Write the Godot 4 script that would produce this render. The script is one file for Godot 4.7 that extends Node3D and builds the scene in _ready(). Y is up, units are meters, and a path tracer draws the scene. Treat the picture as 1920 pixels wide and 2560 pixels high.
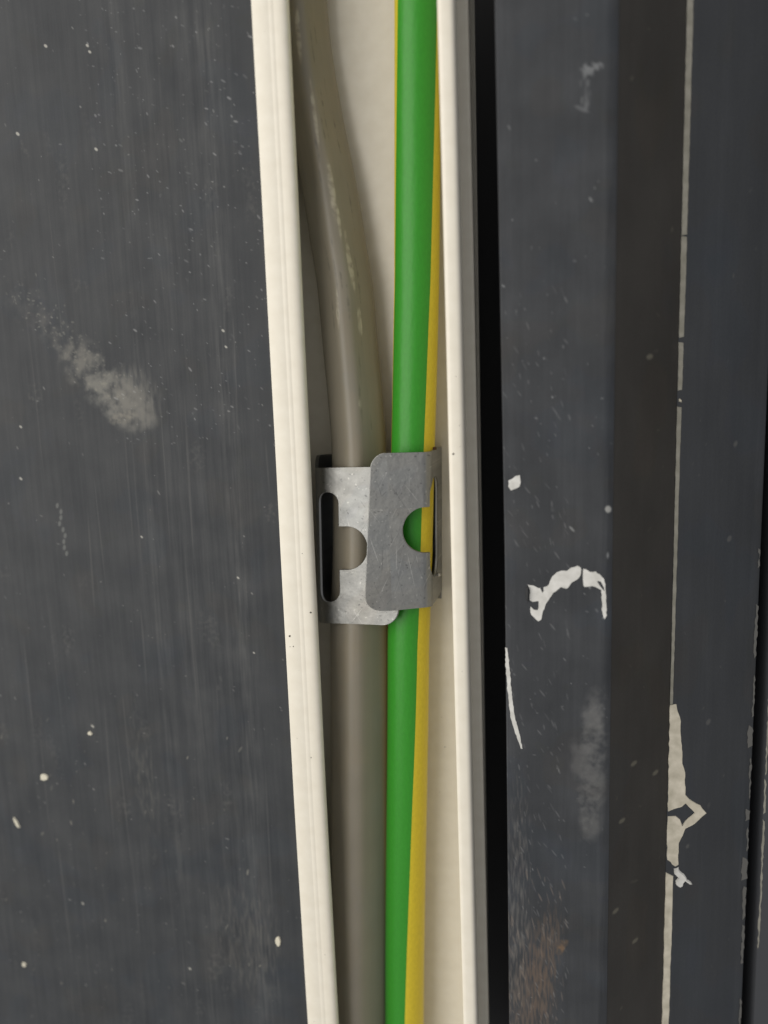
extends Node3D
# Close-up of an open cable trunking. Model lengths are given in millimetres and scaled by MM.
# x right, y up, z out of the wall; z = 0 is the front of the trunking's lips.

const MM := 0.001
const Y_LOW := -125.0
const Y_HIGH := 105.0

var rng := RandomNumberGenerator.new()


# ---------------------------------------------------------------- small helpers

func mat(color: Color, rough := 0.5, metal := 0.0) -> StandardMaterial3D:
	var m := StandardMaterial3D.new()
	m.albedo_color = color
	m.roughness = rough
	m.metallic = metal
	return m


func noise(seed_value: int, freq: float, kind := FastNoiseLite.TYPE_SIMPLEX_SMOOTH, octaves := 3) -> FastNoiseLite:
	var n := FastNoiseLite.new()
	n.seed = seed_value
	n.frequency = freq
	n.noise_type = kind
	n.fractal_octaves = octaves
	return n


func noise_bytes(n: FastNoiseLite, w: int, h: int, small_w := 0, small_h := 0) -> PackedByteArray:
	# grey noise picture, optionally computed small and stretched (streaks)
	var im := n.get_image(small_w if small_w else w, small_h if small_h else h)
	if im.get_width() != w or im.get_height() != h:
		im.resize(w, h, Image.INTERPOLATE_CUBIC)
	im.convert(Image.FORMAT_L8)
	return im.get_data()


func relief(seed_value: int, freq: float) -> NoiseTexture2D:
	var t := NoiseTexture2D.new()
	t.width = 512
	t.height = 512
	t.seamless = true
	t.noise = noise(seed_value, freq, FastNoiseLite.TYPE_SIMPLEX_SMOOTH, 4)
	return t


func tri(st: SurfaceTool, p: Array, n: Array, uv: Array) -> void:
	var order := [0, 1, 2]
	var face: Vector3 = (p[1] - p[0]).cross(p[2] - p[0])
	if face.dot(n[0] + n[1] + n[2]) > 0.0:
		order = [0, 2, 1]
	for k in order:
		st.set_normal(n[k])
		st.set_uv(uv[k])
		st.add_vertex(p[k] * MM)


func quad(st: SurfaceTool, p: Array, n: Array, uv: Array) -> void:
	tri(st, [p[0], p[1], p[2]], [n[0], n[1], n[2]], [uv[0], uv[1], uv[2]])
	tri(st, [p[0], p[2], p[3]], [n[0], n[2], n[3]], [uv[0], uv[2], uv[3]])


func begin() -> SurfaceTool:
	var st := SurfaceTool.new()
	st.begin(Mesh.PRIMITIVE_TRIANGLES)
	return st


func part(called: String, st: SurfaceTool, m: Material, parent: Node3D, label := "") -> MeshInstance3D:
	var o := MeshInstance3D.new()
	o.name = called
	o.mesh = st.commit()
	o.material_override = null
	o.mesh.surface_set_material(0, m)
	if label:
		o.set_meta("label", label)
	parent.add_child(o, true)
	return o


func thing(called: String, label: String, category: String) -> Node3D:
	var o := Node3D.new()
	o.name = called
	o.set_meta("label", label)
	o.set_meta("category", category)
	add_child(o, true)
	return o


func grid(st: SurfaceTool, rows: Array, sgn: float, uvs: Array = [], ring := false) -> void:
	# a sheet of points with smooth normals; ring: the last column is the first one again
	var h := rows.size()
	var w: int = rows[0].size()
	var nrm := []
	for i in h:
		var line := PackedVector3Array()
		for j in w:
			var a: Vector3 = rows[maxi(i - 1, 0)][j]
			var b: Vector3 = rows[mini(i + 1, h - 1)][j]
			var c: Vector3
			var d: Vector3
			if ring:
				c = rows[i][w - 2 if j == 0 else j - 1]
				d = rows[i][1 if j == w - 1 else j + 1]
			else:
				c = rows[i][maxi(j - 1, 0)]
				d = rows[i][mini(j + 1, w - 1)]
			var n := (d - c).cross(b - a) * sgn
			line.append(n.normalized() if n.length() > 1e-9 else Vector3.BACK)
		nrm.append(line)
	for i in h - 1:
		for j in w - 1:
			var u := [Vector2.ZERO, Vector2.ZERO, Vector2.ZERO, Vector2.ZERO]
			if uvs:
				u = [uvs[i][j], uvs[i][j + 1], uvs[i + 1][j + 1], uvs[i + 1][j]]
			var p := [rows[i][j], rows[i][j + 1], rows[i + 1][j + 1], rows[i + 1][j]]
			quad(st, p, [nrm[i][j], nrm[i][j + 1], nrm[i + 1][j + 1], nrm[i + 1][j]], u)


func extrude(profile: PackedVector2Array, ys: PackedFloat32Array, shift: Callable, uv_box := Rect2(), smooth_deg := 40.0) -> SurfaceTool:
	# a closed (x, z) outline drawn along y; corners sharper than smooth_deg stay hard
	var st := begin()
	var count := profile.size()
	var turn := 0.0
	for k in count:
		turn += profile[k].cross(profile[(k + 1) % count])
	var side := 1.0 if turn > 0.0 else -1.0
	var seg := []
	for k in count:
		var e := (profile[(k + 1) % count] - profile[k]).normalized()
		seg.append(Vector2(e.y, -e.x) * side)
	for k in count:
		var n0: Vector2 = seg[k]
		var n1: Vector2 = seg[k]
		var before: Vector2 = seg[(k + count - 1) % count]
		var after: Vector2 = seg[(k + 1) % count]
		if before.dot(n0) > cos(deg_to_rad(smooth_deg)):
			n0 = (before + n0).normalized()
		if after.dot(n1) > cos(deg_to_rad(smooth_deg)):
			n1 = (after + n1).normalized()
		var a := profile[k]
		var b := profile[(k + 1) % count]
		for i in ys.size() - 1:
			var y0 := ys[i]
			var y1 := ys[i + 1]
			var d0: float = shift.call(y0)
			var d1: float = shift.call(y1)
			var p := [Vector3(a.x + d0, y0, a.y), Vector3(b.x + d0, y0, b.y), Vector3(b.x + d1, y1, b.y), Vector3(a.x + d1, y1, a.y)]
			var m0 := Vector3(n0.x, 0, n0.y)
			var m1 := Vector3(n1.x, 0, n1.y)
			var u := []
			for q in p:
				u.append(Vector2((q.x - uv_box.position.x) / uv_box.size.x, (uv_box.end.y - q.y) / uv_box.size.y) if uv_box.has_area() else Vector2(q.x, q.y) * 0.05)
			quad(st, p, [m0, m1, m1, m0], u)
	for y in [ys[0], ys[-1]]:
		var d: float = shift.call(y)
		var idx := Geometry2D.triangulate_polygon(profile)
		var up := Vector3.UP if y == ys[-1] else Vector3.DOWN
		for k in idx.size() / 3:
			var p := []
			for c in 3:
				var v := profile[idx[k * 3 + c]]
				p.append(Vector3(v.x + d, y, v.y))
			tri(st, p, [up, up, up], [Vector2.ZERO, Vector2.ZERO, Vector2.ZERO])
	return st


func steps(a: float, b: float, n: int) -> PackedFloat32Array:
	var out := PackedFloat32Array()
	for i in n + 1:
		out.append(lerpf(a, b, float(i) / n))
	return out


func no_shift(_y: float) -> float:
	return 0.0


func curve_value(points: Array, y: float) -> float:
	# smooth interpolation through [y, value] pairs, y falling
	var n := points.size()
	if y >= points[0][0]:
		return points[0][1]
	if y <= points[n - 1][0]:
		return points[n - 1][1]
	for k in n - 1:
		if y <= points[k][0] and y >= points[k + 1][0]:
			var t: float = (points[k][0] - y) / (points[k][0] - points[k + 1][0])
			var pre: float = points[maxi(k - 1, 0)][1]
			var post: float = points[mini(k + 2, n - 1)][1]
			return cubic_interpolate(points[k][1], points[k + 1][1], pre, post, t)
	return 0.0


# ---------------------------------------------------------------- paint pictures

var pic_data: PackedByteArray
var pic_w := 0
var pic_h := 0
var pic_box: Rect2


func dab(x: float, y: float, along: float, across: float, angle: float, color: Color, strength: float) -> void:
	# a small soft-edged mark of matter at (x, y) mm, measured in mm
	var sx := pic_w / pic_box.size.x
	var sy := pic_h / pic_box.size.y
	var cx := (x - pic_box.position.x) * sx
	var cy := (pic_box.end.y - y) * sy
	var reach := int(ceil(maxf(along, across) * 1.3 * maxf(sx, sy))) + 1
	var ca := cos(angle)
	var sa := sin(angle)
	for py in range(maxi(int(cy) - reach, 0), mini(int(cy) + reach + 1, pic_h)):
		for px in range(maxi(int(cx) - reach, 0), mini(int(cx) + reach + 1, pic_w)):
			var dx := (px + 0.5 - cx) / sx
			var dy := -(py + 0.5 - cy) / sy
			var u := (dx * ca + dy * sa) / along
			var v := (-dx * sa + dy * ca) / across
			var r := sqrt(u * u + v * v)
			if r < 1.25:
				var k := clampf((1.25 - r) / 0.5, 0.0, 1.0) * strength
				var at := (py * pic_w + px) * 3
				pic_data[at] = int(lerpf(pic_data[at], color.r8, k))
				pic_data[at + 1] = int(lerpf(pic_data[at + 1], color.g8, k))
				pic_data[at + 2] = int(lerpf(pic_data[at + 2], color.b8, k))


func smear(x: float, y: float, rx: float, ry: float, angle: float, color: Color, strength: float, grain: PackedByteArray, cut: float) -> void:
	# a patch of rubbed-on dust with a grain of its own
	var sx := pic_w / pic_box.size.x
	var sy := pic_h / pic_box.size.y
	var cx := (x - pic_box.position.x) * sx
	var cy := (pic_box.end.y - y) * sy
	var reach := int(ceil(maxf(rx, ry) * maxf(sx, sy))) + 1
	var ca := cos(angle)
	var sa := sin(angle)
	for py in range(maxi(int(cy) - reach, 0), mini(int(cy) + reach + 1, pic_h)):
		for px in range(maxi(int(cx) - reach, 0), mini(int(cx) + reach + 1, pic_w)):
			var dx := (px + 0.5 - cx) / sx
			var dy := -(py + 0.5 - cy) / sy
			var u := (dx * ca + dy * sa) / rx
			var v := (-dx * sa + dy * ca) / ry
			var r2 := u * u + v * v
			if r2 < 1.0:
				var g := grain[py * pic_w + px] / 255.0
				var k := clampf((g - cut - 0.35 * r2) * 1.8, 0.0, 1.0) * clampf((1.0 - r2) * 1.6, 0.0, 1.0) * strength
				var at := (py * pic_w + px) * 3
				pic_data[at] = int(lerpf(pic_data[at], color.r8, k))
				pic_data[at + 1] = int(lerpf(pic_data[at + 1], color.g8, k))
				pic_data[at + 2] = int(lerpf(pic_data[at + 2], color.b8, k))


func paint_base(w: int, h: int, box: Rect2, base: Color, dust: Color, seed_value: int, streak_gain: float, blotch_gain: float, bands: Array) -> void:
	pic_w = w
	pic_h = h
	pic_box = box
	pic_data = PackedByteArray()
	pic_data.resize(w * h * 3)
	var per_mm := w / box.size.x
	var streak := noise_bytes(noise(seed_value, 0.45 / per_mm * 1.6), w, h, w, 40)
	var fine := noise_bytes(noise(seed_value + 1, 2.2 / per_mm), w, h, w, 110)
	var blotch := noise_bytes(noise(seed_value + 2, 0.1 / per_mm, FastNoiseLite.TYPE_SIMPLEX_SMOOTH, 5), w, h)
	var grain := noise_bytes(noise(seed_value + 3, 4.5 / per_mm, FastNoiseLite.TYPE_SIMPLEX_SMOOTH, 2), w, h)
	var tint := noise_bytes(noise(seed_value + 4, 0.06 / per_mm), w, h)
	var column := PackedFloat32Array()
	column.resize(w)
	for x in w:
		var at := box.position.x + (x + 0.5) / per_mm
		var v := 0.0
		for b in bands:
			v += b[2] * exp(-pow((at - b[0]) / b[1], 2.0))
		column[x] = v
	for y in h:
		for x in w:
			var i := y * w + x
			var s := (streak[i] - 128) / 128.0
			var f := (fine[i] - 128) / 128.0
			var b := (blotch[i] - 128) / 128.0
			var g := (grain[i] - 128) / 128.0
			var t := (tint[i] - 128) / 128.0
			var k := streak_gain * (0.6 * s + 0.4 * f) + blotch_gain * b + 0.08 * g + column[x] * (0.55 + 0.45 * s + 0.5 * f + 0.3 * b)
			var c := base.lerp(dust, clampf(0.3 + k, 0.0, 1.0))
			pic_data[i * 3] = clampi(c.r8 + int(2.2 * t), 0, 255)
			pic_data[i * 3 + 1] = clampi(c.g8, 0, 255)
			pic_data[i * 3 + 2] = clampi(c.b8 - int(2.6 * t), 0, 255)


func paint_done() -> ImageTexture:
	return ImageTexture.create_from_image(Image.create_from_data(pic_w, pic_h, false, Image.FORMAT_RGB8, pic_data))


func flecks(count: int, area: Rect2, color: Color, smallest: float, largest: float, angle: float, spread: float) -> void:
	for k in count:
		var size := lerpf(smallest, largest, pow(rng.randf(), 3.0))
		dab(rng.randf_range(area.position.x, area.end.x), rng.randf_range(area.position.y, area.end.y), size * rng.randf_range(1.0, 2.2), size * 0.7, angle + rng.randf_range(-spread, spread), color, rng.randf_range(0.1, 0.6))


# ---------------------------------------------------------------- the scene

func _ready() -> void:
	rng.seed = 4711

	# camera: a phone lens about 11 cm from the clip, tilted a little up and turned to the left
	var cam := Camera3D.new()
	cam.name = "camera"
	cam.transform = Transform3D(Basis(Vector3(0.97488483, -0.03293351, -0.22026109), Vector3(-0.00151046, 0.98800535, -0.15441224), Vector3(0.22270448, 0.15086685, 0.96314169)), Vector3(24.7413, 16.7605, 107.0) * MM)
	var lens := CameraAttributesPhysical.new()
	lens.frustum_focal_length = 18.0375
	lens.frustum_focus_distance = 0.117
	lens.frustum_near = 0.01
	lens.frustum_far = 20.0
	lens.exposure_aperture = 6.0
	cam.attributes = lens
	cam.near = 0.01
	cam.far = 20.0
	add_child(cam)
	cam.current = true

	# surroundings: a dim indoor room, no sky
	var env := Environment.new()
	env.background_mode = Environment.BG_COLOR
	env.background_color = Color(0.325, 0.325, 0.33).linear_to_srgb()
	env.tonemap_mode = Environment.TONE_MAPPER_LINEAR
	env.tonemap_exposure = 1.25
	env.sdfgi_enabled = true
	env.ssao_enabled = true
	env.ssil_enabled = true
	var world := WorldEnvironment.new()
	world.environment = env
	add_child(world)

	# the room's light: a large soft source in front, up and to the left
	var key := AreaLight3D.new()
	key.name = "room_lamp"
	key.area_size = Vector2(2.0, 1.8)
	key.light_energy = 2.45
	key.light_color = Color(1.0, 0.978, 0.945)
	key.shadow_enabled = true
	key.area_range = 12.0
	add_child(key)
	key.look_at_from_position(Vector3(-1.0, 0.3, 1.08), Vector3.ZERO)

	build_left_board()
	build_trunking()
	build_right_frame()
	build_gap_backing()
	build_grey_cable()
	build_earth_wire()
	build_clip()


# ---------------------------------------------------------------- left board

func build_left_board() -> void:
	var box := Rect2(-92.0, -118.0, 76.0, 210.0)
	paint_base(768, 2048, box, Color8(42, 45, 49), Color8(82, 83, 83), 11, 0.2, 0.17, [[-24.5, 1.6, 0.34], [-28.0, 3.0, 0.1], [-34.0, 2.4, 0.16], [-38.5, 1.4, 0.2], [-41.5, 0.5, 0.06], [-36.2, 0.7, -0.14], [-18.5, 1.4, -0.12], [-60.0, 10.0, -0.02]])
	var g := noise_bytes(noise(31, 0.16, FastNoiseLite.TYPE_CELLULAR, 3), pic_w, pic_h)
	var soft := noise_bytes(noise(32, 0.09, FastNoiseLite.TYPE_SIMPLEX_SMOOTH, 4), pic_w, pic_h)
	var fibre := noise_bytes(noise(33, 0.12, FastNoiseLite.TYPE_SIMPLEX_SMOOTH, 4), pic_w, pic_h, pic_w, pic_h / 5)
	var pale := Color8(140, 136, 122)
	# the long rubbed mark, from scattered grit at its upper end to a pale swipe at its lower end
	var cloud := noise_bytes(noise(34, 0.035, FastNoiseLite.TYPE_SIMPLEX_SMOOTH, 6), pic_w, pic_h)
	smear(-57.0, 32.0, 7.0, 4.0, -0.7, Color8(90, 88, 86), 0.35, cloud, 0.2)
	smear(-52.0, 27.0, 6.5, 3.4, -0.8, Color8(100, 98, 94), 0.45, cloud, 0.18)
	smear(-48.0, 22.5, 7.0, 4.6, -0.75, Color8(112, 110, 104), 0.75, cloud, 0.14)
	smear(-44.0, 18.5, 7.0, 4.6, -0.7, Color8(118, 117, 111), 0.7, cloud, 0.1)
	smear(-41.0, 16.0, 6.0, 4.4, -0.5, Color8(122, 120, 114), 0.65, cloud, 0.02)
	smear(-40.0, 17.5, 6.0, 5.0, -1.1, Color8(112, 110, 104), 0.6, fibre, 0.02)
	smear(-42.5, 14.5, 3.0, 1.2, 0.2, Color8(132, 128, 118), 0.6, soft, 0.0)
	for k in 190:
		var t := pow(rng.randf(), 0.8)
		dab(lerpf(-60.0, -42.0, t) + rng.randfn(0, 1.7), lerpf(36.0, 17.0, t) + rng.randfn(0, 1.7), rng.randf_range(0.1, 0.32), rng.randf_range(0.08, 0.2), rng.randf_range(-1.4, 0.6), Color8(140, 137, 126), rng.randf_range(0.08, 0.38))
	# fainter rubbed spots
	for k in 60:
		var yy := rng.randf_range(-110.0, 90.0)
		smear(rng.randf_range(-90.0, -18.0), yy, rng.randf_range(1.5, 6.0), rng.randf_range(0.6, 2.4), rng.randf_range(-1.8, -1.2), Color8(112, 110, 105), rng.randf_range(0.1, 0.35), soft, 0.34)
	smear(-44.0, -46.0, 14.0, 3.0, -1.5, Color8(108, 106, 98), 0.4, fibre, 0.28)
	smear(-27.0, -74.0, 14.0, 8.0, -1.5, Color8(110, 107, 100), 0.4, fibre, 0.3)
	# brush-like vertical scratches
	for k in 46:
		var x := rng.randf_range(-66.0, -18.0)
		dab(x, rng.randf_range(-105.0, 40.0), rng.randf_range(3.0, 14.0), rng.randf_range(0.08, 0.2), PI / 2 + rng.randf_range(-0.03, 0.03), Color8(118, 116, 112), rng.randf_range(0.06, 0.25))
	flecks(600, Rect2(-90, -115, 74, 200), Color8(150, 149, 145), 0.07, 0.2, -0.6, 0.7)
	flecks(420, Rect2(-44, 10, 27, 75), Color8(150, 150, 150), 0.09, 0.24, -0.7, 0.4)
	flecks(90, Rect2(-75, -95, 50, 60), Color8(142, 138, 126), 0.1, 0.3, 1.3, 0.5)
	for s in [[-50.0, 69.7, 0.45], [-43.1, 68.9, 0.4], [-42.8, 68.0, 0.4], [-56.2, 58.0, 0.5], [-43.1, 54.5, 0.45], [-24.6, -11.0, 0.35], [-22.7, -23.2, 0.3], [-38.3, -81.5, 0.4], [-24.5, 27.0, 0.4], [-24.2, 24.6, 0.35], [-53.0, -37.6, 0.45], [-61.0, 13.5, 0.4], [-62.0, 5.0, 0.45], [-40.8, -4.6, 0.35], [-58.4, -71.5, 0.4]]:
		dab(s[0], s[1], s[2] * 0.75, s[2] * 0.45, -0.7, Color8(185, 182, 172), 0.8)
	for k in 9:
		dab(-55.2 + rng.randf_range(-0.5, 0.5), 0.5 - k * 1.0, 0.45, 0.28, 1.3, Color8(118, 120, 116), 0.6)
	var m := mat(Color.WHITE, 0.6)
	m.metallic_specular = 0.38
	m.albedo_texture = paint_done()
	m.heightmap_enabled = true
	m.heightmap_texture = m.albedo_texture
	m.heightmap_scale = 0.004
	var root := thing("painted_board", "wide charcoal painted board with a pale rubbed scuff, left of the trunking", "board")
	var p := PackedVector2Array([Vector2(-92, -15), Vector2(-92, -3), Vector2(-16.6, -3), Vector2(-16.38, -3.2), Vector2(-16.36, -15)])
	part("board_face", extrude(p, steps(Y_LOW, Y_HIGH, 8), no_shift, box), m, root)
	# white paint specks large enough to have a shape of their own
	var white := mat(Color(0.8, 0.78, 0.71), 0.7)
	for s in [[-63.6, -47.8, 0.95, 0.75, 0.2], [-70.3, -57.0, 0.42, 1.5, 0.5], [-21.5, -73.8, 0.6, 1.05, 0.0], [-72.1, -85.6, 0.55, 0.55, 0.0], [-53.6, -38.9, 0.55, 0.42, -0.2]]:
		var ring := PackedVector2Array()
		for k in 14:
			var a := TAU * k / 14.0
			var r := 1.0 + rng.randf_range(-0.16, 0.16)
			ring.append(Vector2(s[0], s[1]) + Vector2(cos(a) * s[2] * r, sin(a) * s[3] * r).rotated(s[4]) * 0.85)
		part("paint_speck", slab(ring, func(_x): return -3.0, 0.22, 0.5), white, root)


func slab(outline: PackedVector2Array, base: Callable, height: float, crown := 0.75) -> SurfaceTool:
	# a thin chip lying on a surface z = base(x): bevelled rim and flat top
	var st := begin()
	var mid := Vector2.ZERO
	for v in outline:
		mid += v / outline.size()
	var inner := Geometry2D.offset_polygon(outline, -height * crown)
	var top := outline
	if inner.size() == 1 and inner[0].size() >= 3:
		top = inner[0]
	var idx := Geometry2D.triangulate_polygon(top)
	for k in idx.size() / 3:
		var p := []
		for c in 3:
			var v := top[idx[k * 3 + c]]
			p.append(Vector3(v.x, v.y, base.call(v.x) + height))
		tri(st, p, [Vector3.BACK, Vector3.BACK, Vector3.BACK], [Vector2(p[0].x, p[0].y) * 0.05, Vector2(p[1].x, p[1].y) * 0.05, Vector2(p[2].x, p[2].y) * 0.05])
	# rim: from each outer edge to the nearest point of the top's outline
	var count := outline.size()
	var area := 0.0
	for k in count:
		area += outline[k].cross(outline[(k + 1) % count])
	var side := 1.0 if area > 0.0 else -1.0
	for k in count:
		var a := outline[k]
		var b := outline[(k + 1) % count]
		var ta := nearest(top, a)
		var tb := nearest(top, b)
		var e := (b - a).normalized()
		var n := Vector3(e.y * side, -e.x * side, 0.8).normalized()
		quad(st, [Vector3(a.x, a.y, base.call(a.x) - 0.05), Vector3(b.x, b.y, base.call(b.x) - 0.05), Vector3(tb.x, tb.y, base.call(tb.x) + height), Vector3(ta.x, ta.y, base.call(ta.x) + height)], [n, n, n, n], [a * 0.05, b * 0.05, tb * 0.05, ta * 0.05])
	return st


func nearest(loop: PackedVector2Array, to: Vector2) -> Vector2:
	var best := loop[0]
	for k in loop.size():
		var q := Geometry2D.get_closest_point_to_segment(to, loop[k], loop[(k + 1) % loop.size()])
		if q.distance_squared_to(to) < best.distance_squared_to(to):
			best = q
	return best


# ---------------------------------------------------------------- trunking

func lip_wave(y: float) -> float:
	var bow := 0.3 * pow((y + 20.0) / 65.0, 2.0) if y < -20.0 else 0.1 * pow((y + 20.0) / 90.0, 2.0)
	return minf(bow, 0.45) - 0.12 + 0.03 * sin(y * 0.05 + 0.6) + 0.015 * sin(y * 0.17)


func right_lean(y: float) -> float:
	return -0.0052 * y + 0.04 * sin(y * 0.05)


func build_trunking() -> void:
	var pvc := mat(Color(0.765, 0.725, 0.625).linear_to_srgb(), 0.42)
	var mottle := NoiseTexture2D.new()
	mottle.width = 512
	mottle.height = 512
	mottle.seamless = true
	mottle.noise = noise(71, 0.012, FastNoiseLite.TYPE_SIMPLEX_SMOOTH, 5)
	var ramp := Gradient.new()
	ramp.set_color(0, Color(0.965, 0.96, 0.95))
	ramp.set_color(1, Color(1, 1, 1))
	mottle.color_ramp = ramp
	pvc.albedo_texture = mottle
	pvc.heightmap_enabled = true
	pvc.heightmap_texture = relief(72, 0.02)
	pvc.heightmap_scale = 0.0003
	var root := thing("cable_trunking", "open cream plastic cable trunking with its cover off, holding two cables", "trunking")
	var ys := steps(Y_LOW, Y_HIGH, 46)
	part("back_panel", extrude(PackedVector2Array([Vector2(-16.1, -15.4), Vector2(-16.1, -14.35), Vector2(12.6, -14.35), Vector2(12.6, -15.4)]), steps(Y_LOW, Y_HIGH, 2), no_shift), pvc, root)
	var left := part("side_wall", extrude(PackedVector2Array([Vector2(-16.12, -14.3), Vector2(-16.12, -1.75), Vector2(-15.4, -1.75), Vector2(-15.4, -14.3)]), ys, lip_wave), pvc, root)
	var lip := PackedVector2Array([Vector2(-16.12, -1.7), Vector2(-16.12, -0.25), Vector2(-16.05, -0.08), Vector2(-15.9, -0.01), Vector2(-14.5, 0.02), Vector2(-13.75, 0.015), Vector2(-13.66, -0.005), Vector2(-13.58, -0.005), Vector2(-13.5, 0.01), Vector2(-13.05, 0.0), Vector2(-12.95, -0.03), Vector2(-12.85, -0.03), Vector2(-12.7, -0.01), Vector2(-12.1, -0.03), Vector2(-11.7, -0.08), Vector2(-11.4, -0.2), Vector2(-11.18, -0.42), Vector2(-11.08, -0.75), Vector2(-11.06, -1.15), Vector2(-11.14, -1.5), Vector2(-11.35, -1.7)])
	part("lip", extrude(lip, ys, lip_wave), pvc, left, "wide flat cream lip of the trunking")
	var right := part("side_wall", extrude(PackedVector2Array([Vector2(10.1, -14.3), Vector2(10.1, -2.45), Vector2(11.3, -2.45), Vector2(11.3, -5.9), Vector2(11.45, -6.05), Vector2(12.8, -6.05), Vector2(12.96, -6.2), Vector2(12.96, -7.4), Vector2(11.3, -7.8), Vector2(11.3, -14.3)]), ys, right_lean), pvc, root)
	var rim := PackedVector2Array([Vector2(9.85, -2.4), Vector2(9.62, -2.2), Vector2(9.55, -0.45), Vector2(9.62, -0.18), Vector2(9.8, -0.04), Vector2(10.2, 0.0), Vector2(11.1, -0.02), Vector2(11.42, -0.1), Vector2(11.64, -0.28), Vector2(11.75, -0.6), Vector2(11.75, -2.1), Vector2(11.6, -2.4)])
	part("lip", extrude(rim, ys, right_lean), pvc, right, "narrow rounded cream lip of the trunking")
	# dirt specks on the lips
	var dirt := mat(Color(0.2, 0.18, 0.15), 0.8)
	var specks := [[10.2, 8.2, 0.0, 0.16], [-11.9, -15.4, -0.08, 0.14], [-15.4, -19.2, 0.0, 0.2], [-14.9, -20.8, 0.0, 0.12]]
	for k in 22:
		if k < 8:
			specks.append([rng.randf_range(-15.8, -12.0), rng.randf_range(-90.0, 70.0), 0.0, rng.randf_range(0.05, 0.1)])
		elif k < 13:
			specks.append([rng.randf_range(10.3, 11.2), rng.randf_range(-30.0, 20.0), -0.02, rng.randf_range(0.04, 0.08)])
		else:
			specks.append([rng.randf_range(-6.0, 9.0), rng.randf_range(-90.0, 80.0), -14.35, rng.randf_range(0.06, 0.16)])
	for s in specks:
		var ring := PackedVector2Array()
		for k in 8:
			ring.append(Vector2(s[0], s[1]) + Vector2.from_angle(TAU * k / 8.0) * s[3] * rng.randf_range(0.7, 1.3))
		var z: float = s[2]
		part("dirt_speck", slab(ring, func(_x): return z, 0.05), dirt, root)


# ---------------------------------------------------------------- right frame

func frame_z(x: float) -> float:
	# front surface of the frame: face strip, bevel, set-back panel
	if x <= 30.3:
		return -1.0
	if x <= 31.85:
		return -1.0 - 0.55 * pow((x - 30.3) / 1.55, 1.6)
	if x <= 41.09:
		return lerpf(-1.55, -11.0, (x - 31.85) / 9.24)
	return -11.0 - (x - 41.09) * 0.28


func face_edge(y: float) -> float:
	return clampf(0.45 - y * 0.0085, -0.35, 0.5)


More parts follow.
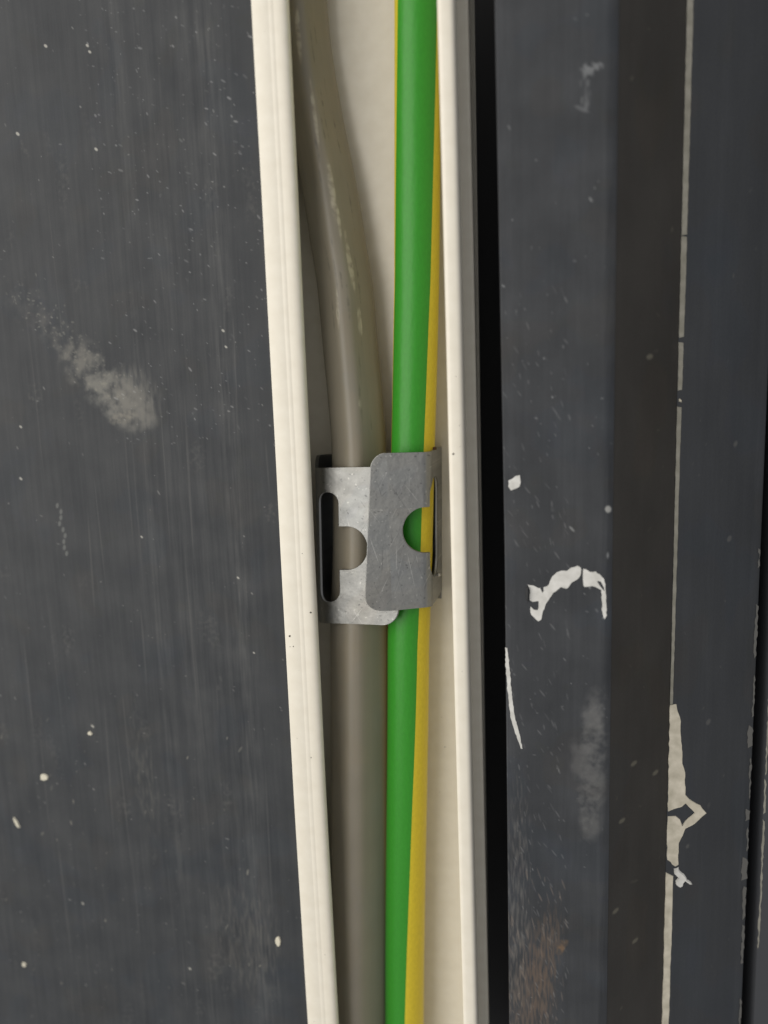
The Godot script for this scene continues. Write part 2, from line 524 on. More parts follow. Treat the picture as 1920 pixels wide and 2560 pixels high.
func build_right_frame() -> void:
	var root := thing("wall_moulding", "dark grey stepped moulding with chipped white patches, right of the black gap", "moulding")
	# face strip
	var box := Rect2(15.0, -110.0, 18.0, 200.0)
	paint_base(192, 2048, box, Color8(47, 49, 52), Color8(80, 82, 85), 51, 0.12, 0.16, [[17.6, 0.7, 0.14], [31.0, 0.5, 0.2], [26.0, 2.0, 0.05], [22.0, 1.6, -0.06]])
	var soft := noise_bytes(noise(52, 0.07, FastNoiseLite.TYPE_SIMPLEX_SMOOTH, 4), pic_w, pic_h)
	var cloud := noise_bytes(noise(54, 0.022, FastNoiseLite.TYPE_SIMPLEX_SMOOTH, 6), pic_w, pic_h)
	var fibre := noise_bytes(noise(53, 0.2, FastNoiseLite.TYPE_SIMPLEX_SMOOTH, 4), pic_w, pic_h, pic_w, pic_h / 7)
	smear(29.2, -31.0, 6.5, 2.0, 1.5, Color8(100, 100, 100), 0.7, cloud, 0.08)
	smear(29.6, -43.0, 8.0, 2.2, 1.45, Color8(102, 102, 101), 0.55, cloud, 0.08)
	smear(29.4, -37.0, 14.0, 2.4, 1.5, Color8(104, 104, 103), 0.5, soft, 0.16)
	smear(28.0, -38.0, 6.0, 2.0, 1.8, Color8(92, 92, 92), 0.6, cloud, 0.14)
	smear(20.5, -78.0, 17.0, 4.2, 1.5, Color8(92, 82, 75), 0.8, fibre, 0.12)
	smear(22.5, -70.0, 12.0, 2.8, 1.42, Color8(92, 80, 71), 0.7, fibre, 0.16)
	smear(25.2, -66.6, 2.0, 0.8, 1.2, Color8(112, 90, 70), 0.8, soft, 0.12)
	smear(18.6, -60.0, 26.0, 2.6, 1.55, Color8(110, 107, 103), 0.6, fibre, 0.34)
	for k in 330:
		var yy := rng.randf_range(-105.0, 30.0)
		dab(rng.randf_range(16.5, 26.0), yy, rng.randf_range(0.15, 0.7), rng.randf_range(0.06, 0.13), -1.05 + rng.randf_range(-0.35, 0.2), Color8(120, 121, 122), rng.randf_range(0.08, 0.45))
	for k in 120:
		dab(rng.randf_range(17.0, 26.0), rng.randf_range(-105.0, -55.0), rng.randf_range(0.2, 1.1), rng.randf_range(0.07, 0.16), -1.35 + rng.randf_range(-0.2, 0.2), Color8(128, 116, 106), rng.randf_range(0.12, 0.45))
	for k in 26:
		dab(rng.randf_range(27.4, 29.8), 56.6 + rng.randfn(0, 0.35), 0.4, 0.18, rng.randf_range(0, 3), Color8(116, 118, 120), 0.4)
		dab(27.9 + rng.randfn(0, 0.25), rng.randf_range(52.0, 56.6), 0.5, 0.16, 1.57, Color8(106, 108, 110), 0.3)
	dab(27.4, 51.9, 1.0, 0.25, -0.5, Color8(118, 120, 122), 0.45)
	flecks(120, Rect2(15.5, -108, 16, 195), Color8(150, 152, 152), 0.08, 0.24, -0.8, 0.8)
	dab(31.2, 0.24, 0.42, 0.5, 0.3, Color8(170, 170, 166), 0.85)
	dab(31.2, -8.4 + 2.2, 0.2, 0.5, 0.0, Color8(130, 132, 134), 0.5)
	var face_m := mat(Color.WHITE, 0.5)
	face_m.albedo_texture = paint_done()
	face_m.metallic_specular = 0.32
	face_m.heightmap_enabled = true
	face_m.heightmap_texture = face_m.albedo_texture
	face_m.heightmap_scale = 0.004
	var face := PackedVector2Array([Vector2(16.6, -40.0), Vector2(16.6, -1.35), Vector2(16.68, -1.12), Vector2(16.85, -1.0), Vector2(30.3, -1.0), Vector2(30.75, -1.05), Vector2(31.15, -1.17), Vector2(31.5, -1.34), Vector2(31.85, -1.55), Vector2(31.85, -40.0)])
	var st := begin()
	# the strip's gap side is not quite parallel to the rest, so build it row by row
	var ys := steps(Y_LOW, Y_HIGH, 40)
	st = extrude_gap_side(face, ys, box)
	var strip := part("face_strip", st, face_m, root)

	# bevel and set-back panel
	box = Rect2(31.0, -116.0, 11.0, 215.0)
	paint_base(128, 1024, box, Color8(50, 48, 45), Color8(84, 81, 77), 61, 0.06, 0.16, [])  # same paint as the face strip; brown tint stands in for warm reflected light
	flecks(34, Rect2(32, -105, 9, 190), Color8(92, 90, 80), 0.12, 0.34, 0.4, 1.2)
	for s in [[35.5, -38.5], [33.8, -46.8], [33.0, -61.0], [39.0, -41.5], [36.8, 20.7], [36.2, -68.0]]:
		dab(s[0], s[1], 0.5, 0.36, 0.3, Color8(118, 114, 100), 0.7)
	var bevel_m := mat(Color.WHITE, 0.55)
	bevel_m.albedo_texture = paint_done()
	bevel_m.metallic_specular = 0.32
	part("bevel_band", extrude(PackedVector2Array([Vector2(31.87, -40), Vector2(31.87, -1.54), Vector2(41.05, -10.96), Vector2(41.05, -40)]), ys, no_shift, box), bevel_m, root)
	box = Rect2(40.5, -116.0, 14.5, 215.0)
	paint_base(160, 1024, box, Color8(47, 49, 52), Color8(80, 82, 85), 67, 0.07, 0.08, [[53.0, 0.8, 0.12], [46.5, 0.8, 0.06]])
	flecks(34, Rect2(41, -105, 11, 190), Color8(84, 84, 82), 0.1, 0.3, 1.4, 0.6)
	for s in [[47.0, -34.5, 0.5], [49.6, 8.0, 0.45], [49.2, -6.0, 0.5], [44.4, -55.0, 0.4]]:
		dab(s[0], s[1], s[2], s[2] * 0.6, 1.2, Color8(92, 92, 90), 0.65)
	var panel_m := mat(Color.WHITE, 0.5)
	panel_m.albedo_texture = paint_done()
	panel_m.metallic_specular = 0.32
	part("set_back_panel", extrude(PackedVector2Array([Vector2(41.1, -40), Vector2(41.1, -11.03), Vector2(53.71, frame_z(53.71)), Vector2(53.86, frame_z(53.86) - 0.15), Vector2(53.86, -40)]), ys, no_shift, box), panel_m, root)

	# neighbouring board past the narrow groove at the right edge
	var end := thing("end_board", "dark painted board edge past the narrow groove, at the right border", "board")
	part("board_face", extrude(PackedVector2Array([Vector2(55.74, -40), Vector2(55.74, -15.43), Vector2(55.94, -15.18), Vector2(85, -15.13), Vector2(85, -40)]), ys, no_shift), mat(Color8(54, 56, 60), 0.6), end)

	# white undercoat bared by chipped paint
	var bare := mat(Color(0.66, 0.655, 0.63).linear_to_srgb(), 0.8)
	bare.albedo_texture = filler_tex_of(86)
	var chips := [
		[[20.26, -10.51], [20.63, -10.62], [21.17, -10.66], [21.76, -11.0], [22.1, -10.95], [22.3, -11.6], [22.5, -11.5], [22.45, -10.83], [23.04, -10.73], [23.25, -10.44], [23.41, -9.94], [23.73, -9.26], [24.36, -8.64], [25.0, -8.41], [25.68, -8.45], [26.31, -7.99], [27.19, -7.7], [27.6, -7.95], [27.72, -8.24], [27.5, -9.2], [26.99, -9.75], [26.42, -10.09], [25.74, -11.0], [24.9, -10.85], [24.37, -11.25], [23.84, -11.71], [23.41, -12.4], [22.77, -13.43], [22.66, -14.0], [22.34, -14.8], [22.23, -15.59], [21.85, -15.95], [21.26, -15.4], [20.78, -14.96], [20.62, -14.17], [20.73, -13.71], [21.16, -14.15], [21.69, -14.25], [21.85, -13.91], [21.75, -12.89], [21.05, -13.03], [20.57, -12.81], [20.63, -11.35]],
		[[27.95, -8.13], [28.39, -8.18], [28.86, -8.55], [29.59, -8.48], [30.2, -8.85], [30.75, -9.44], [30.95, -10.31], [31.0, -11.41], [31.12, -13.28], [31.15, -14.72], [30.95, -15.25], [30.66, -15.08], [30.5, -13.86], [30.46, -12.53], [30.35, -11.1], [29.9, -10.78], [29.19, -10.58], [28.15, -10.77], [27.97, -10.5], [27.92, -9.29]],
		[[17.75, 4.28], [18.73, 4.88], [19.3, 5.04], [19.44, 4.02], [19.2, 3.42], [18.07, 2.94], [17.75, 3.43]],
		[[17.1, -19.96], [17.36, -20.07], [17.58, -21.89], [17.8, -23.72], [17.82, -25.31], [18.14, -28.47], [18.5, -30.86], [19.1, -33.24], [19.5, -35.37], [19.2, -35.25], [18.44, -33.01], [17.82, -30.9], [17.47, -27.98], [17.2, -24.28], [17.08, -22.18]],
	]
	for c in chips:
		part("paint_chip", slab(roughened(c, 0.35, 0.06), frame_z, 0.06, 0.4), bare, strip)
	# a curled flake of dark paint standing off beside the largest chip
	var flake := PackedVector2Array([Vector2(20.1, -10.9), Vector2(20.45, -10.8), Vector2(20.42, -12.0), Vector2(20.35, -13.1), Vector2(20.05, -12.6), Vector2(19.95, -11.6)])
	part("paint_flake", slab(flake, func(x): return -0.95 + (x - 19.9) * 0.9, 0.1), mat(Color8(40, 41, 43), 0.5), strip)

	# bared filler along the joint between bevel and panel, broken in places
	var filler := mat(Color(0.62, 0.575, 0.48).linear_to_srgb(), 0.8)
	var filler_tex := NoiseTexture2D.new()
	filler_tex.width = 256
	filler_tex.height = 256
	filler_tex.seamless = true
	filler_tex.noise = noise(83, 0.03, FastNoiseLite.TYPE_SIMPLEX_SMOOTH, 4)
	var fr := Gradient.new()
	fr.set_color(0, Color(0.82, 0.82, 0.8))
	fr.set_color(1, Color(1, 1, 1))
	filler_tex.color_ramp = fr
	filler.albedo_texture = filler_tex
	var grimy := mat(Color(0.27, 0.26, 0.225).linear_to_srgb(), 0.85)
	grimy.albedo_texture = filler_tex
	var narrow := [[107.93, 37.18, 1.00, 0.84], [37.16, 23.28, 0.84, 0.76], [22.76, 15.86, 0.73, 0.69], [13.67, -31.38, 0.67, 0.50]]
	for s in narrow:
		var loop := []
		loop.append([41.12, s[0]])
		loop.append([41.12 + s[2], s[0] - 0.1])
		loop.append([41.12 + s[3], s[1] + 0.1])
		loop.append([41.15, s[1]])
		part("filler_line", slab(roughened(loop, 0.8, 0.035), frame_z, 0.12, 0.6), grimy, root)
	part("filler_line", slab(roughened([[41.31, 14.82], [41.79, 14.5], [41.74, 14.14], [41.25, 14.29]], 0.3, 0.1), frame_z, 0.1, 0.6), filler, root)
	var wide := [[41.15, -31.45], [42.06, -31.32], [42.39, -32.39], [42.77, -33.47], [42.95, -36.21], [43.31, -41.07], [43.74, -42.58], [43.84, -46.23], [44.45, -47.02], [46.12, -48.11], [47.11, -49.56], [45.39, -51.22], [43.98, -51.97], [43.65, -53.01], [43.09, -54.32], [43.04, -57.91], [42.55, -58.37], [41.31, -57.06], [41.15, -52.96], [41.2, -49.73], [42.39, -49.71], [43.09, -50.38], [43.47, -51.36], [43.9, -50.68], [45.32, -49.38], [43.85, -47.79], [43.25, -48.19], [42.28, -48.5], [41.2, -48.89], [41.15, -44.61], [41.15, -38.34]]
	part("filler_line", slab(roughened(wide, 0.6, 0.07), frame_z, 0.12, 0.5), filler, root, "wide bared patch of cream filler with an angular chip")
	part("filler_line", slab(roughened([[41.15, -59.23], [42.28, -60.01], [42.33, -66.3], [42.28, -74.56], [42.22, -86.27], [42.28, -109.61], [41.11, -109.35], [41.11, -86.37], [41.11, -73.84], [41.11, -65.49]], 1.2, 0.06), frame_z, 0.12, 0.6), filler, root)
	part("filler_crumb", slab(roughened([[42.28, -58.65], [43.04, -58.54], [43.58, -59.35], [44.01, -59.72], [44.45, -60.62], [45.1, -61.13], [45.27, -61.58], [44.56, -61.27], [44.07, -60.99], [43.9, -61.6], [43.36, -61.94], [42.82, -61.55], [42.66, -60.79], [43.04, -60.22], [42.5, -59.62]], 0.3, 0.09), frame_z, 0.3, 0.4), bare, root)
	# worn edges of the groove
	var worn := mat(Color(0.085, 0.084, 0.08).linear_to_srgb(), 0.8)
	for s in [[-7.55, -10.76, 0.2], [-16.1, -24.64, 0.3], [-27.31, -34.26, 0.24], [-35.33, -39.06, 0.75], [-40.67, -48.14, 0.26], [-49.21, -51.35, 0.6], [-52.42, -56.69, 0.26], [-57.33, -61.6, 0.9], [-62.46, -68.44, 0.5], [-69.08, -76.35, 0.4], [-82.33, -90.87, 0.3], [-93.01, -105.83, 0.36]]:
		part("worn_edge", slab(roughened([[53.80 - s[2], s[0]], [53.80, s[0] - 0.4], [53.80, s[1] + 0.4], [53.80 - s[2], s[1]]], 0.5, 0.13), frame_z, 0.06, 0.3), worn, root)
	for s in [[-28.93, -43.88, 0.2], [-44.31, -50.3, 0.24], [-51.15, -73.8, 0.26]]:
		part("worn_edge", slab(roughened([[55.97, s[0]], [55.97 + s[2], s[0] - 0.4], [55.97 + s[2], s[1] + 0.4], [55.97, s[1]]], 0.6, 0.09), func(_x): return -15.17, 0.06, 0.5), grimy, end)


func filler_tex_of(seed_value: int) -> NoiseTexture2D:
	var t := NoiseTexture2D.new()
	t.width = 256
	t.height = 256
	t.seamless = true
	t.noise = noise(seed_value, 0.04, FastNoiseLite.TYPE_SIMPLEX_SMOOTH, 5)
	var g := Gradient.new()
	g.set_color(0, Color(0.86, 0.86, 0.85))
	g.set_color(1, Color(1, 1, 1))
	t.color_ramp = g
	return t


func extrude_gap_side(profile: PackedVector2Array, ys: PackedFloat32Array, box: Rect2) -> SurfaceTool:
	var rows := []
	var uvs := []
	var line: Array = []
	# doubled points keep the two long corners crisp enough
	for v in profile:
		line.append(v)
	for y in ys:
		var r := PackedVector3Array()
		var u := PackedVector2Array()
		for v in line:
			var q := Vector3(v.x + (face_edge(y) if v.x < 20.0 else 0.0), y, v.y)
			r.append(q)
			u.append(Vector2((q.x - box.position.x) / box.size.x, (box.end.y - q.y) / box.size.y))
		rows.append(r)
		uvs.append(u)
	var st := begin()
	for j in line.size() - 1:
		for i in ys.size() - 1:
			var p := [rows[i][j], rows[i][j + 1], rows[i + 1][j + 1], rows[i + 1][j]]
			var n0 := profile_normal(profile, j)
			var n1 := profile_normal(profile, j + 1)
			if j == 3:
				n0 = Vector3.BACK
				n1 = Vector3.BACK
			if j == 0 or j == line.size() - 2:
				n0 = Vector3.LEFT if j == 0 else Vector3.RIGHT
				n1 = n0
			quad(st, p, [n0, n1, n1, n0], [uvs[i][j], uvs[i][j + 1], uvs[i + 1][j + 1], uvs[i + 1][j]])
	return st


func profile_normal(profile: PackedVector2Array, k: int) -> Vector3:
	var a := profile[maxi(k - 1, 0)]
	var b := profile[mini(k + 1, profile.size() - 1)]
	if k == 3 or k == 4:
		return Vector3.BACK
	if k == profile.size() - 2:
		b = profile[k]
	var e := (b - a).normalized()
	return Vector3(-e.y, 0, e.x)


func roughened(loop: Array, step: float, amount: float) -> PackedVector2Array:
	var out := PackedVector2Array()
	for k in loop.size():
		var a := Vector2(loop[k][0], loop[k][1])
		var b := Vector2(loop[(k + 1) % loop.size()][0], loop[(k + 1) % loop.size()][1])
		var n := maxi(1, int(a.distance_to(b) / step))
		for i in n:
			out.append(a.lerp(b, float(i) / n) + Vector2(rng.randf_range(-amount, amount), rng.randf_range(-amount, amount)))
	return out


func build_gap_backing() -> void:
	# the wall behind, at the bottom of the gaps
	var st := extrude(PackedVector2Array([Vector2(-92, -44), Vector2(-92, -40.1), Vector2(80, -40.1), Vector2(80, -44)]), steps(Y_LOW, Y_HIGH, 2), no_shift)
	var o := part("wall", st, mat(Color8(57, 57, 58), 0.9), self)
	o.set_meta("kind", "structure")


# ---------------------------------------------------------------- cables

var grey_x := [[110.0, -12.3], [72.0, -12.15], [66.0, -11.7], [56.4, -10.5], [48.0, -9.1], [39.4, -8.0], [33.7, -7.2], [25.5, -6.7], [16.0, -6.1], [8.0, -5.8], [-6.0, -6.2], [-22.0, -7.0], [-50.0, -8.1], [-91.0, -9.6], [-125.0, -10.6]]
var grey_z := [[110.0, -10.5], [60.0, -10.3], [30.0, -9.8], [8.0, -9.2], [-18.0, -9.4], [-60.0, -9.6], [-125.0, -9.6]]
var grey_turn := [[110.0, 60.0], [60.0, 56.0], [30.0, 56.0], [8.0, 55.0], [-18.0, 54.0], [-60.0, 52.0], [-125.0, 50.0]]
var grey_size := [[110.0, 0.84], [72.0, 0.86], [50.0, 0.95], [30.0, 0.98], [8.0, 0.98], [-6.0, 1.0], [-18.0, 1.08], [-60.0, 1.12], [-125.0, 1.12]]
var green_x := [[110.0, 6.2], [71.0, 5.2], [33.0, 4.0], [8.6, 2.75], [-22.0, 1.15], [-91.0, -1.5], [-125.0, -2.6]]


func rounded_box(a: float, w: float, h: float, r: float) -> Vector2:
	# point of a box with round corners in the direction a
	var d := Vector2.from_angle(a)
	var lo := 0.0
	var hi := 8.0
	for k in 16:
		var m := (lo + hi) / 2.0
		var p := (d * m).abs() - Vector2(w - r, h - r)
		var dist := Vector2(maxf(p.x, 0), maxf(p.y, 0)).length() + minf(maxf(p.x, p.y), 0.0) - r
		if dist > 0.0:
			hi = m
		else:
			lo = m
	return d * lo


func build_grey_cable() -> void:
	var ys := steps(Y_HIGH, Y_LOW, 150)
	var rows := []
	var uvs := []
	var sides := 48
	for y in ys:
		var r := PackedVector3Array()
		var u := PackedVector2Array()
		var cx := curve_value(grey_x, y)
		var cz := curve_value(grey_z, y)
		var turn := deg_to_rad(curve_value(grey_turn, y))
		var size := curve_value(grey_size, y)
		for k in sides + 1:
			var a := TAU * k / sides
			# rounded box: two stiff flat sides show as facets
			var q := rounded_box(a, 3.85, 3.3, 1.8).rotated(-turn) * size
			r.append(Vector3(cx + q.x, y, cz + q.y))
			u.append(Vector2(float(k) / sides, (Y_HIGH - y) / (Y_HIGH - Y_LOW)))
		rows.append(r)
		uvs.append(u)
	var st := begin()
	grid(st, rows, sheet_sign(rows, curve_value(grey_x, 0.0)), uvs, true)
	# sheath picture: scuffs and faint lengthwise marks
	paint_base(256, 2048, Rect2(0, Y_LOW, 30.0, Y_HIGH - Y_LOW), Color8(127, 121, 107), Color8(152, 144, 127), 91, 0.16, 0.14, [])
	var soft := noise_bytes(noise(92, 0.06, FastNoiseLite.TYPE_SIMPLEX_SMOOTH, 4), pic_w, pic_h)
	for c in [[10.6, 46.5, 2.6, 0.5], [10.2, 42.0, 1.6, 0.3], [9.3, 37.0, 2.4, 0.45], [8.9, 34.5, 1.6, 0.35], [8.4, 27.8, 1.3, 0.5], [8.1, 26.6, 0.7, 0.3], [12.6, 29.5, 1.8, 0.25], [11.2, 57.0, 3.0, 0.3], [10.0, 15.5, 0.5, 0.3], [12.0, 68.0, 2.4, 0.4]]:
		smear(c[0], c[1], c[2] * 1.9, c[3] * 1.5, PI / 2 + 0.05, Color8(184, 176, 156), 0.8, soft, 0.0)
	for k in 26:
		smear(rng.randf_range(6.0, 14.0), rng.randf_range(12.0, 72.0), rng.randf_range(1.0, 5.0), rng.randf_range(0.15, 0.4), PI / 2, Color8(96, 92, 80), rng.randf_range(0.3, 0.7), soft, 0.2)
	var m := mat(Color.WHITE, 0.42)
	m.albedo_texture = paint_done()
	m.heightmap_enabled = true
	m.heightmap_texture = m.albedo_texture
	m.heightmap_scale = 0.006
	var root := thing("grey_cable", "flat grey sheathed cable with a scuffed bend, left inside the trunking", "cable")
	part("sheath", st, m, root)


func sheet_sign(rows: Array, cx: float) -> float:
	# +1 or -1 so that grid() normals point away from the cable's middle
	var i: int = rows.size() / 2
	var p: Vector3 = rows[i][0]
	var n: Vector3 = (rows[i][1] - rows[i][rows[i].size() - 2]).cross(rows[i + 1][0] - rows[i - 1][0])
	var mid := Vector3.ZERO
	for k in rows[i].size() - 1:
		mid += rows[i][k] / float(rows[i].size() - 1)
	return 1.0 if n.dot(p - mid) > 0.0 else -1.0


func build_earth_wire() -> void:
	var root := thing("earth_wire", "green and yellow striped earth wire, right inside the trunking", "wire")
	var ys := steps(Y_HIGH, Y_LOW, 120)
	# right border of the green band, degrees from straight ahead (towards +x)
	var border := [[110.0, 76.0], [71.0, 63.0], [33.0, 47.0], [8.6, 39.5], [-7.0, 36.5], [-22.0, 36.0], [-50.0, 26.0], [-91.0, 11.0], [-125.0, -3.0]]
	var grime := NoiseTexture2D.new()
	grime.width = 512
	grime.height = 512
	grime.seamless = true
	grime.noise = noise(97, 0.03, FastNoiseLite.TYPE_SIMPLEX_SMOOTH, 6)
	grime.noise.fractal_gain = 0.65
	var gr := Gradient.new()
	gr.set_color(0, Color(0.92, 0.92, 0.91))
	gr.set_color(1, Color(1, 1, 1))
	grime.color_ramp = gr
	for band in [["green_insulation", -110.0, 0.0, 20, Color8(52, 142, 38)], ["yellow_insulation", 0.0, 250.0, 40, Color8(214, 192, 46)]]:
		var rows := []
		var uvs := []
		for y in ys:
			var r := PackedVector3Array()
			var u := PackedVector2Array()
			var cx := curve_value(green_x, y)
			var b := curve_value(border, y)
			for k in band[3] + 1:
				var a: float = deg_to_rad(b + lerpf(band[1], band[2], float(k) / band[3]))
				r.append(Vector3(cx + 3.35 * sin(a), y, -9.35 + 3.35 * cos(a)))
				u.append(Vector2(a * 0.4, y * 0.05))
			rows.append(r)
			uvs.append(u)
		var st := begin()
		for i in rows.size() - 1:
			var cx0 := curve_value(green_x, ys[i])
			var cx1 := curve_value(green_x, ys[i + 1])
			for j in rows[0].size() - 1:
				var p := [rows[i][j], rows[i][j + 1], rows[i + 1][j + 1], rows[i + 1][j]]
				var n := [(p[0] - Vector3(cx0, ys[i], -9.35)).normalized(), (p[1] - Vector3(cx0, ys[i], -9.35)).normalized(), (p[2] - Vector3(cx1, ys[i + 1], -9.35)).normalized(), (p[3] - Vector3(cx1, ys[i + 1], -9.35)).normalized()]
				quad(st, p, n, [uvs[i][j], uvs[i][j + 1], uvs[i + 1][j + 1], uvs[i + 1][j]])
		var m := mat(band[4], 0.38)
		m.metallic_specular = 0.42
		m.albedo_texture = grime
		m.heightmap_enabled = true
		m.heightmap_texture = relief(95, 0.015)
		m.heightmap_scale = 0.002
		part(band[0], st, m, root)


# ---------------------------------------------------------------- clip

func sheet(ts: PackedFloat32Array, edges: Callable, place: Callable, facing: Callable, thick: float) -> SurfaceTool:
	# sheet metal with one opening: edges(t) gives [s0, h0, h1, s1]; place(s, t) a point, facing(s, t) its normal
	var st := begin()
	var cols := 26
	for side in 2:
		var front := []
		var back := []
		var nrm := []
		var open := []
		for t in ts:
			var e: Array = edges.call(t)
			var a: float = e[0] if side == 0 else e[2]
			var b: float = e[1] if side == 0 else e[3]
			open.append(e[2] - e[1] > 0.004)
			var f := PackedVector3Array()
			var k := PackedVector3Array()
			var n := PackedVector3Array()
			var cut := minf(0.14, (b - a) * 0.2)
			for c in cols + 1:
				var s := lerpf(a + cut, b - cut, float(c - 1) / (cols - 2))
				s = clampf(s, a + cut, b - cut)
				var p: Vector3 = place.call(s, t)
				var d: Vector3 = facing.call(s, t)
				var bend := d
				var back_at := p - d * thick
				if c == 0 or c == cols:
					s = a if c == 0 else b
					var rim: Vector3 = place.call(s, t)
					d = facing.call(s, t)
					back_at = rim - d * thick
					bend = d
					var seam: bool = (c == 0) == (side == 1) and e[2] - e[1] <= 0.004
					if not seam:
						bend = ((rim - p).normalized() * (0.9 if c == cols else -0.9) * (1.0 if c == cols else -1.0) + d).normalized()
						rim -= d * 0.14
					p = rim
				f.append(p)
				k.append(back_at)
				n.append(bend)
			front.append(f)
			back.append(k)
			nrm.append(n)
		var h := ts.size()
		for i in h - 1:
			for j in cols:
				var u := []
				for q in [front[i][j], front[i][j + 1], front[i + 1][j + 1], front[i + 1][j]]:
					u.append(Vector2(q.x, q.y) * 0.04)
				quad(st, [front[i][j], front[i][j + 1], front[i + 1][j + 1], front[i + 1][j]], [nrm[i][j], nrm[i][j + 1], nrm[i + 1][j + 1], nrm[i + 1][j]], u)
				quad(st, [back[i][j], back[i][j + 1], back[i + 1][j + 1], back[i + 1][j]], [-nrm[i][j], -nrm[i][j + 1], -nrm[i + 1][j + 1], -nrm[i + 1][j]], u)
			for edge in 2:
				var j := 0 if edge == 0 else cols
				var inner := (side == 0 and edge == 1) or (side == 1 and edge == 0)
				if inner and not (open[i] or open[i + 1]):
					continue
				var p := [front[i][j], front[i + 1][j], back[i + 1][j], back[i][j]]
				var away: Vector3 = front[i][j] - front[i][1 if edge == 0 else cols - 1]
				var n: Vector3 = (p[1] - p[0]).cross(p[3] - p[0]).normalized()
				if n.dot(away) < 0.0:
					n = -n
				var soft0: Vector3 = (n + nrm[i][j] * 1.2).normalized()
				var soft1: Vector3 = (n + nrm[i + 1][j] * 1.2).normalized()
				quad(st, p, [soft0, soft1, n, n], [Vector2.ZERO, Vector2.ZERO, Vector2.ZERO, Vector2.ZERO])
		for i in [0, h - 1]:
			for j in cols:
				var p := [front[i][j], front[i][j + 1], back[i][j + 1], back[i][j]]
				var n := Vector3.UP if i == 0 else Vector3.DOWN
				var up0: Vector3 = (n + nrm[i][j] * 1.2).normalized()
				var up1: Vector3 = (n + nrm[i][j + 1] * 1.2).normalized()
				quad(st, p, [up0, up1, n, n], [Vector2.ZERO, Vector2.ZERO, Vector2.ZERO, Vector2.ZERO])
	return st


func dense(from: float, to: float, keys: Array) -> PackedFloat32Array:
	# falling t values with extra rows round each key
	var out := []
	for v in steps(from, to, 70):
		out.append(v)
	for k in keys:
		for d in [0.0, 0.004, 0.02, 0.06, 0.12, 0.2, 0.32, 0.46]:
			for sgn in [-1.0, 1.0]:
				var v: float = k + d * sgn
				if v < from and v > to:
					out.append(v)
	out.sort()
	out.reverse()
	var packed := PackedFloat32Array()
	for v in out:
		if packed.is_empty() or packed[-1] - v > 0.0015:
			packed.append(v)
	return packed


func rounded_end(t: float, top: float, bottom: float, r: float) -> float:
	# how far a corner of radius r eats into the side at height t
	var d := minf(top - t, t - bottom)
	if d >= r:
		return 0.0
	return r - sqrt(maxf(r * r - (r - d) * (r - d), 0.0))


func left_edges(t: float) -> Array:
	var s1 := 1.1 - rounded_end(t, 6.1, -18.3, 2.6)
	var r := 1.75
	var mid := -10.2
	var h0 := mid
	var h1 := mid
	if t < 2.35 and t > -14.85:
		var half := r - rounded_end(t, 2.35, -14.85, r)
		h0 = mid - half
		h1 = mid + half
	var d := t + 6.3
	if absf(d) < 3.42:
		h1 = maxf(h1, -7.25 + sqrt(3.42 * 3.42 - d * d))
	return [-21.1, h0, h1, s1]


func left_profile(s: float) -> Array:
	# [x, z, nx, nz] of the left plate: flat, then a wide bend down to the back
	var tilt := 0.085
	if s >= -10.4:
		return [s, -3.9 + (s - 1.2) * tilt, -tilt, 1.0]
	var u := -10.4 - s
	var a := minf(u / 2.2, PI / 2)
	var x := -10.4 - 2.2 * sin(a)
	var z := -4.886 - 2.2 * (1.0 - cos(a))
	if u > 2.2 * PI / 2:
		z -= u - 2.2 * PI / 2
	return [x, z, -sin(a) - tilt * cos(a), cos(a)]


func left_place(s: float, t: float) -> Vector3:
	var p := left_profile(s)
	# the arm behind the bend stands a little higher than the flap
	t += 1.9 * smoothstep(2.6, 6.1, t) * smoothstep(-12.6, -14.6, s)
	return Vector3(p[0] + 0.026 * (t + 6.0), t - 0.012 * pow(s + 5.0, 2.0) * 0.15 + 0.04 * (s + 5.0) * (0.3 if t > 0 else 1.0) * 0.6, p[1])


func left_facing(s: float, _t: float) -> Vector3:
	var p := left_profile(s)
	return Vector3(p[2] - 0.03, 0.03, p[3]).normalized()


func right_edges(t: float) -> Array:
	var s0 := -3.25 + rounded_end(t, 8.25, -15.1, 2.2)
	var h0 := 8.6
	var h1 := 8.6
	if t < 4.35 and t > -11.1:
		var eat := rounded_end(t, 4.35, -11.1, 2.6)
		h0 = 6.25 + eat * 0.9
		h1 = 12.2 - eat
	var d := t + 3.3
	if absf(d) < 3.45:
		h0 = minf(h0, 5.45 - sqrt(3.45 * 3.45 - d * d))
	return [s0, h0, h1, 16.3]


func right_profile(s: float) -> Array:
	var tilt := 0.11
	if s <= 4.95:
		return [s, -2.75 - (s + 3.3) * tilt, tilt, 1.0]
	var u := s - 4.95
	var a := minf(u / 1.3, PI / 2)
	var x := 4.95 + 1.3 * sin(a)
	var z := -3.658 - 1.3 * (1.0 - cos(a))
	if u > 1.3 * PI / 2:
		z -= u - 1.3 * PI / 2
	return [x, z, sin(a) + tilt * cos(a), cos(a)]


func right_place(s: float, t: float) -> Vector3:
	var p := right_profile(s)
	var x: float = p[0]
	var low := clampf((-t - 4.0) / 11.0, 0.0, 1.0)
	var lean := 0.06 * (t + 3.0) * clampf((5.5 - x) / 8.0, 0.0, 1.0)
	return Vector3(x + lean + 0.02 * (t + 3.0), t + low * clampf(x - 5.4, -5.0, 0.0) * 0.11, p[1])


func right_facing(s: float, _t: float) -> Vector3:
	var p := right_profile(s)
	return Vector3(p[2], -0.05, p[3]).normalized()


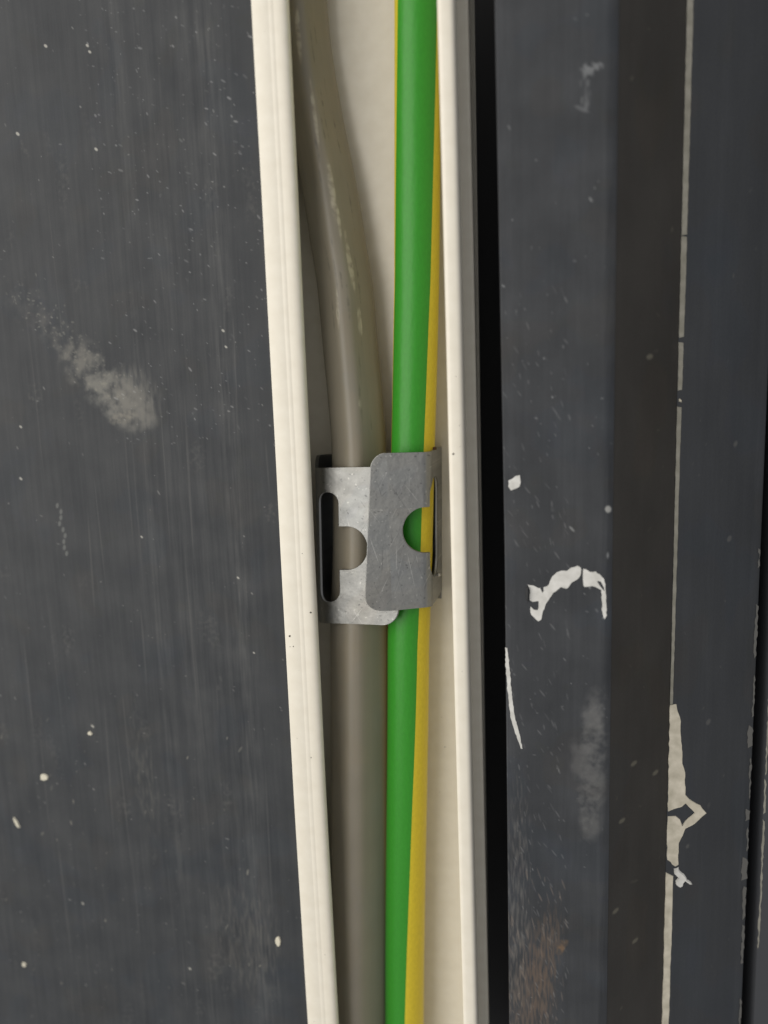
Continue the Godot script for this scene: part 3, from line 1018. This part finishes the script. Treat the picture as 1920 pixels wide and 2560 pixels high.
func galvanised(seed_value: int, dark: Color, light: Color) -> StandardMaterial3D:
	var m := mat(Color.WHITE, 1.0, 0.85)
	paint_base(1024, 1024, Rect2(0, 0, 25.0, 25.0), dark, light, seed_value, 0.05, 0.16, [])
	for k in 520:
		var pale := rng.randf() < 0.45
		dab(rng.randf_range(0, 25), rng.randf_range(0, 25), rng.randf_range(0.05, 0.22), rng.randf_range(0.04, 0.12), rng.randf_range(0, PI), Color8(186, 186, 180) if pale else Color8(84, 85, 86), rng.randf_range(0.15, 0.6))
	for k in 70:
		dab(rng.randf_range(0, 25), rng.randf_range(0, 25), rng.randf_range(0.6, 2.6), rng.randf_range(0.03, 0.05), rng.randf_range(0.9, 2.3), Color8(190, 190, 186) if k % 2 else Color8(92, 93, 94), rng.randf_range(0.2, 0.6))
	m.albedo_texture = paint_done()
	var r := NoiseTexture2D.new()
	r.width = 512
	r.height = 512
	r.seamless = true
	r.noise = noise(seed_value + 1, 0.02, FastNoiseLite.TYPE_SIMPLEX_SMOOTH, 5)
	var rr := Gradient.new()
	rr.set_color(0, Color(0.3, 0.3, 0.3))
	rr.set_color(1, Color(0.45, 0.45, 0.45))
	r.color_ramp = rr
	m.roughness_texture = r
	m.heightmap_enabled = true
	m.heightmap_texture = relief(seed_value + 2, 0.05)
	m.heightmap_scale = 0.0016
	return m


func build_clip() -> void:
	var root := thing("retaining_clip", "galvanised steel clip clasped across both cables in the trunking", "clip")
	var zinc := galvanised(101, Color8(120, 121, 120), Color8(164, 163, 158))
	var st := sheet(dense(6.1, -18.3, [2.35, -14.85, -2.88, -9.72, 6.1, -18.3]), left_edges, left_place, left_facing, 0.5)
	part("lower_flap", st, zinc, root, "galvanised flap in front of the grey cable with a slot and half-round notch")
	st = sheet(dense(8.25, -15.1, [4.35, -11.1, 0.15, -6.75, 8.25, -15.1]), right_edges, right_place, right_facing, 0.45)
	part("upper_flap", st, zinc, root, "galvanised flap over the earth wire, overlapping the other one")
	st = extrude(PackedVector2Array([Vector2(-12.2, -14.3), Vector2(-12.2, -14.05), Vector2(5.9, -14.05), Vector2(5.9, -14.3)]), steps(-16.5, 7.0, 1), no_shift)
	part("base_strip", st, zinc, root)
	for bit in [["burr", Vector3(6.3, -11.4, -9.4), 0.3, mat(Color8(214, 212, 205), 0.35, 0.7)], ["rust_fleck", Vector3(6.2, 8.35, -8.6), 0.34, mat(Color8(72, 46, 28), 0.9)]]:
		part(bit[0], lump(bit[1], bit[2]), bit[3], root)


func lump(at: Vector3, size: float) -> SurfaceTool:
	# a small irregular grain
	var rows := []
	for i in 7:
		var line := PackedVector3Array()
		for k in 11:
			var a := TAU * (k % 10) / 10.0
			var b := PI * i / 6.0
			var wob := 1.0 + 0.22 * sin(a * 3.0 + i * 1.7) * sin(b)
			line.append(at + Vector3(cos(a) * sin(b), cos(b), sin(a) * sin(b)) * size * wob)
		rows.append(line)
	var st := begin()
	grid(st, rows, -1.0, [], true)
	return st
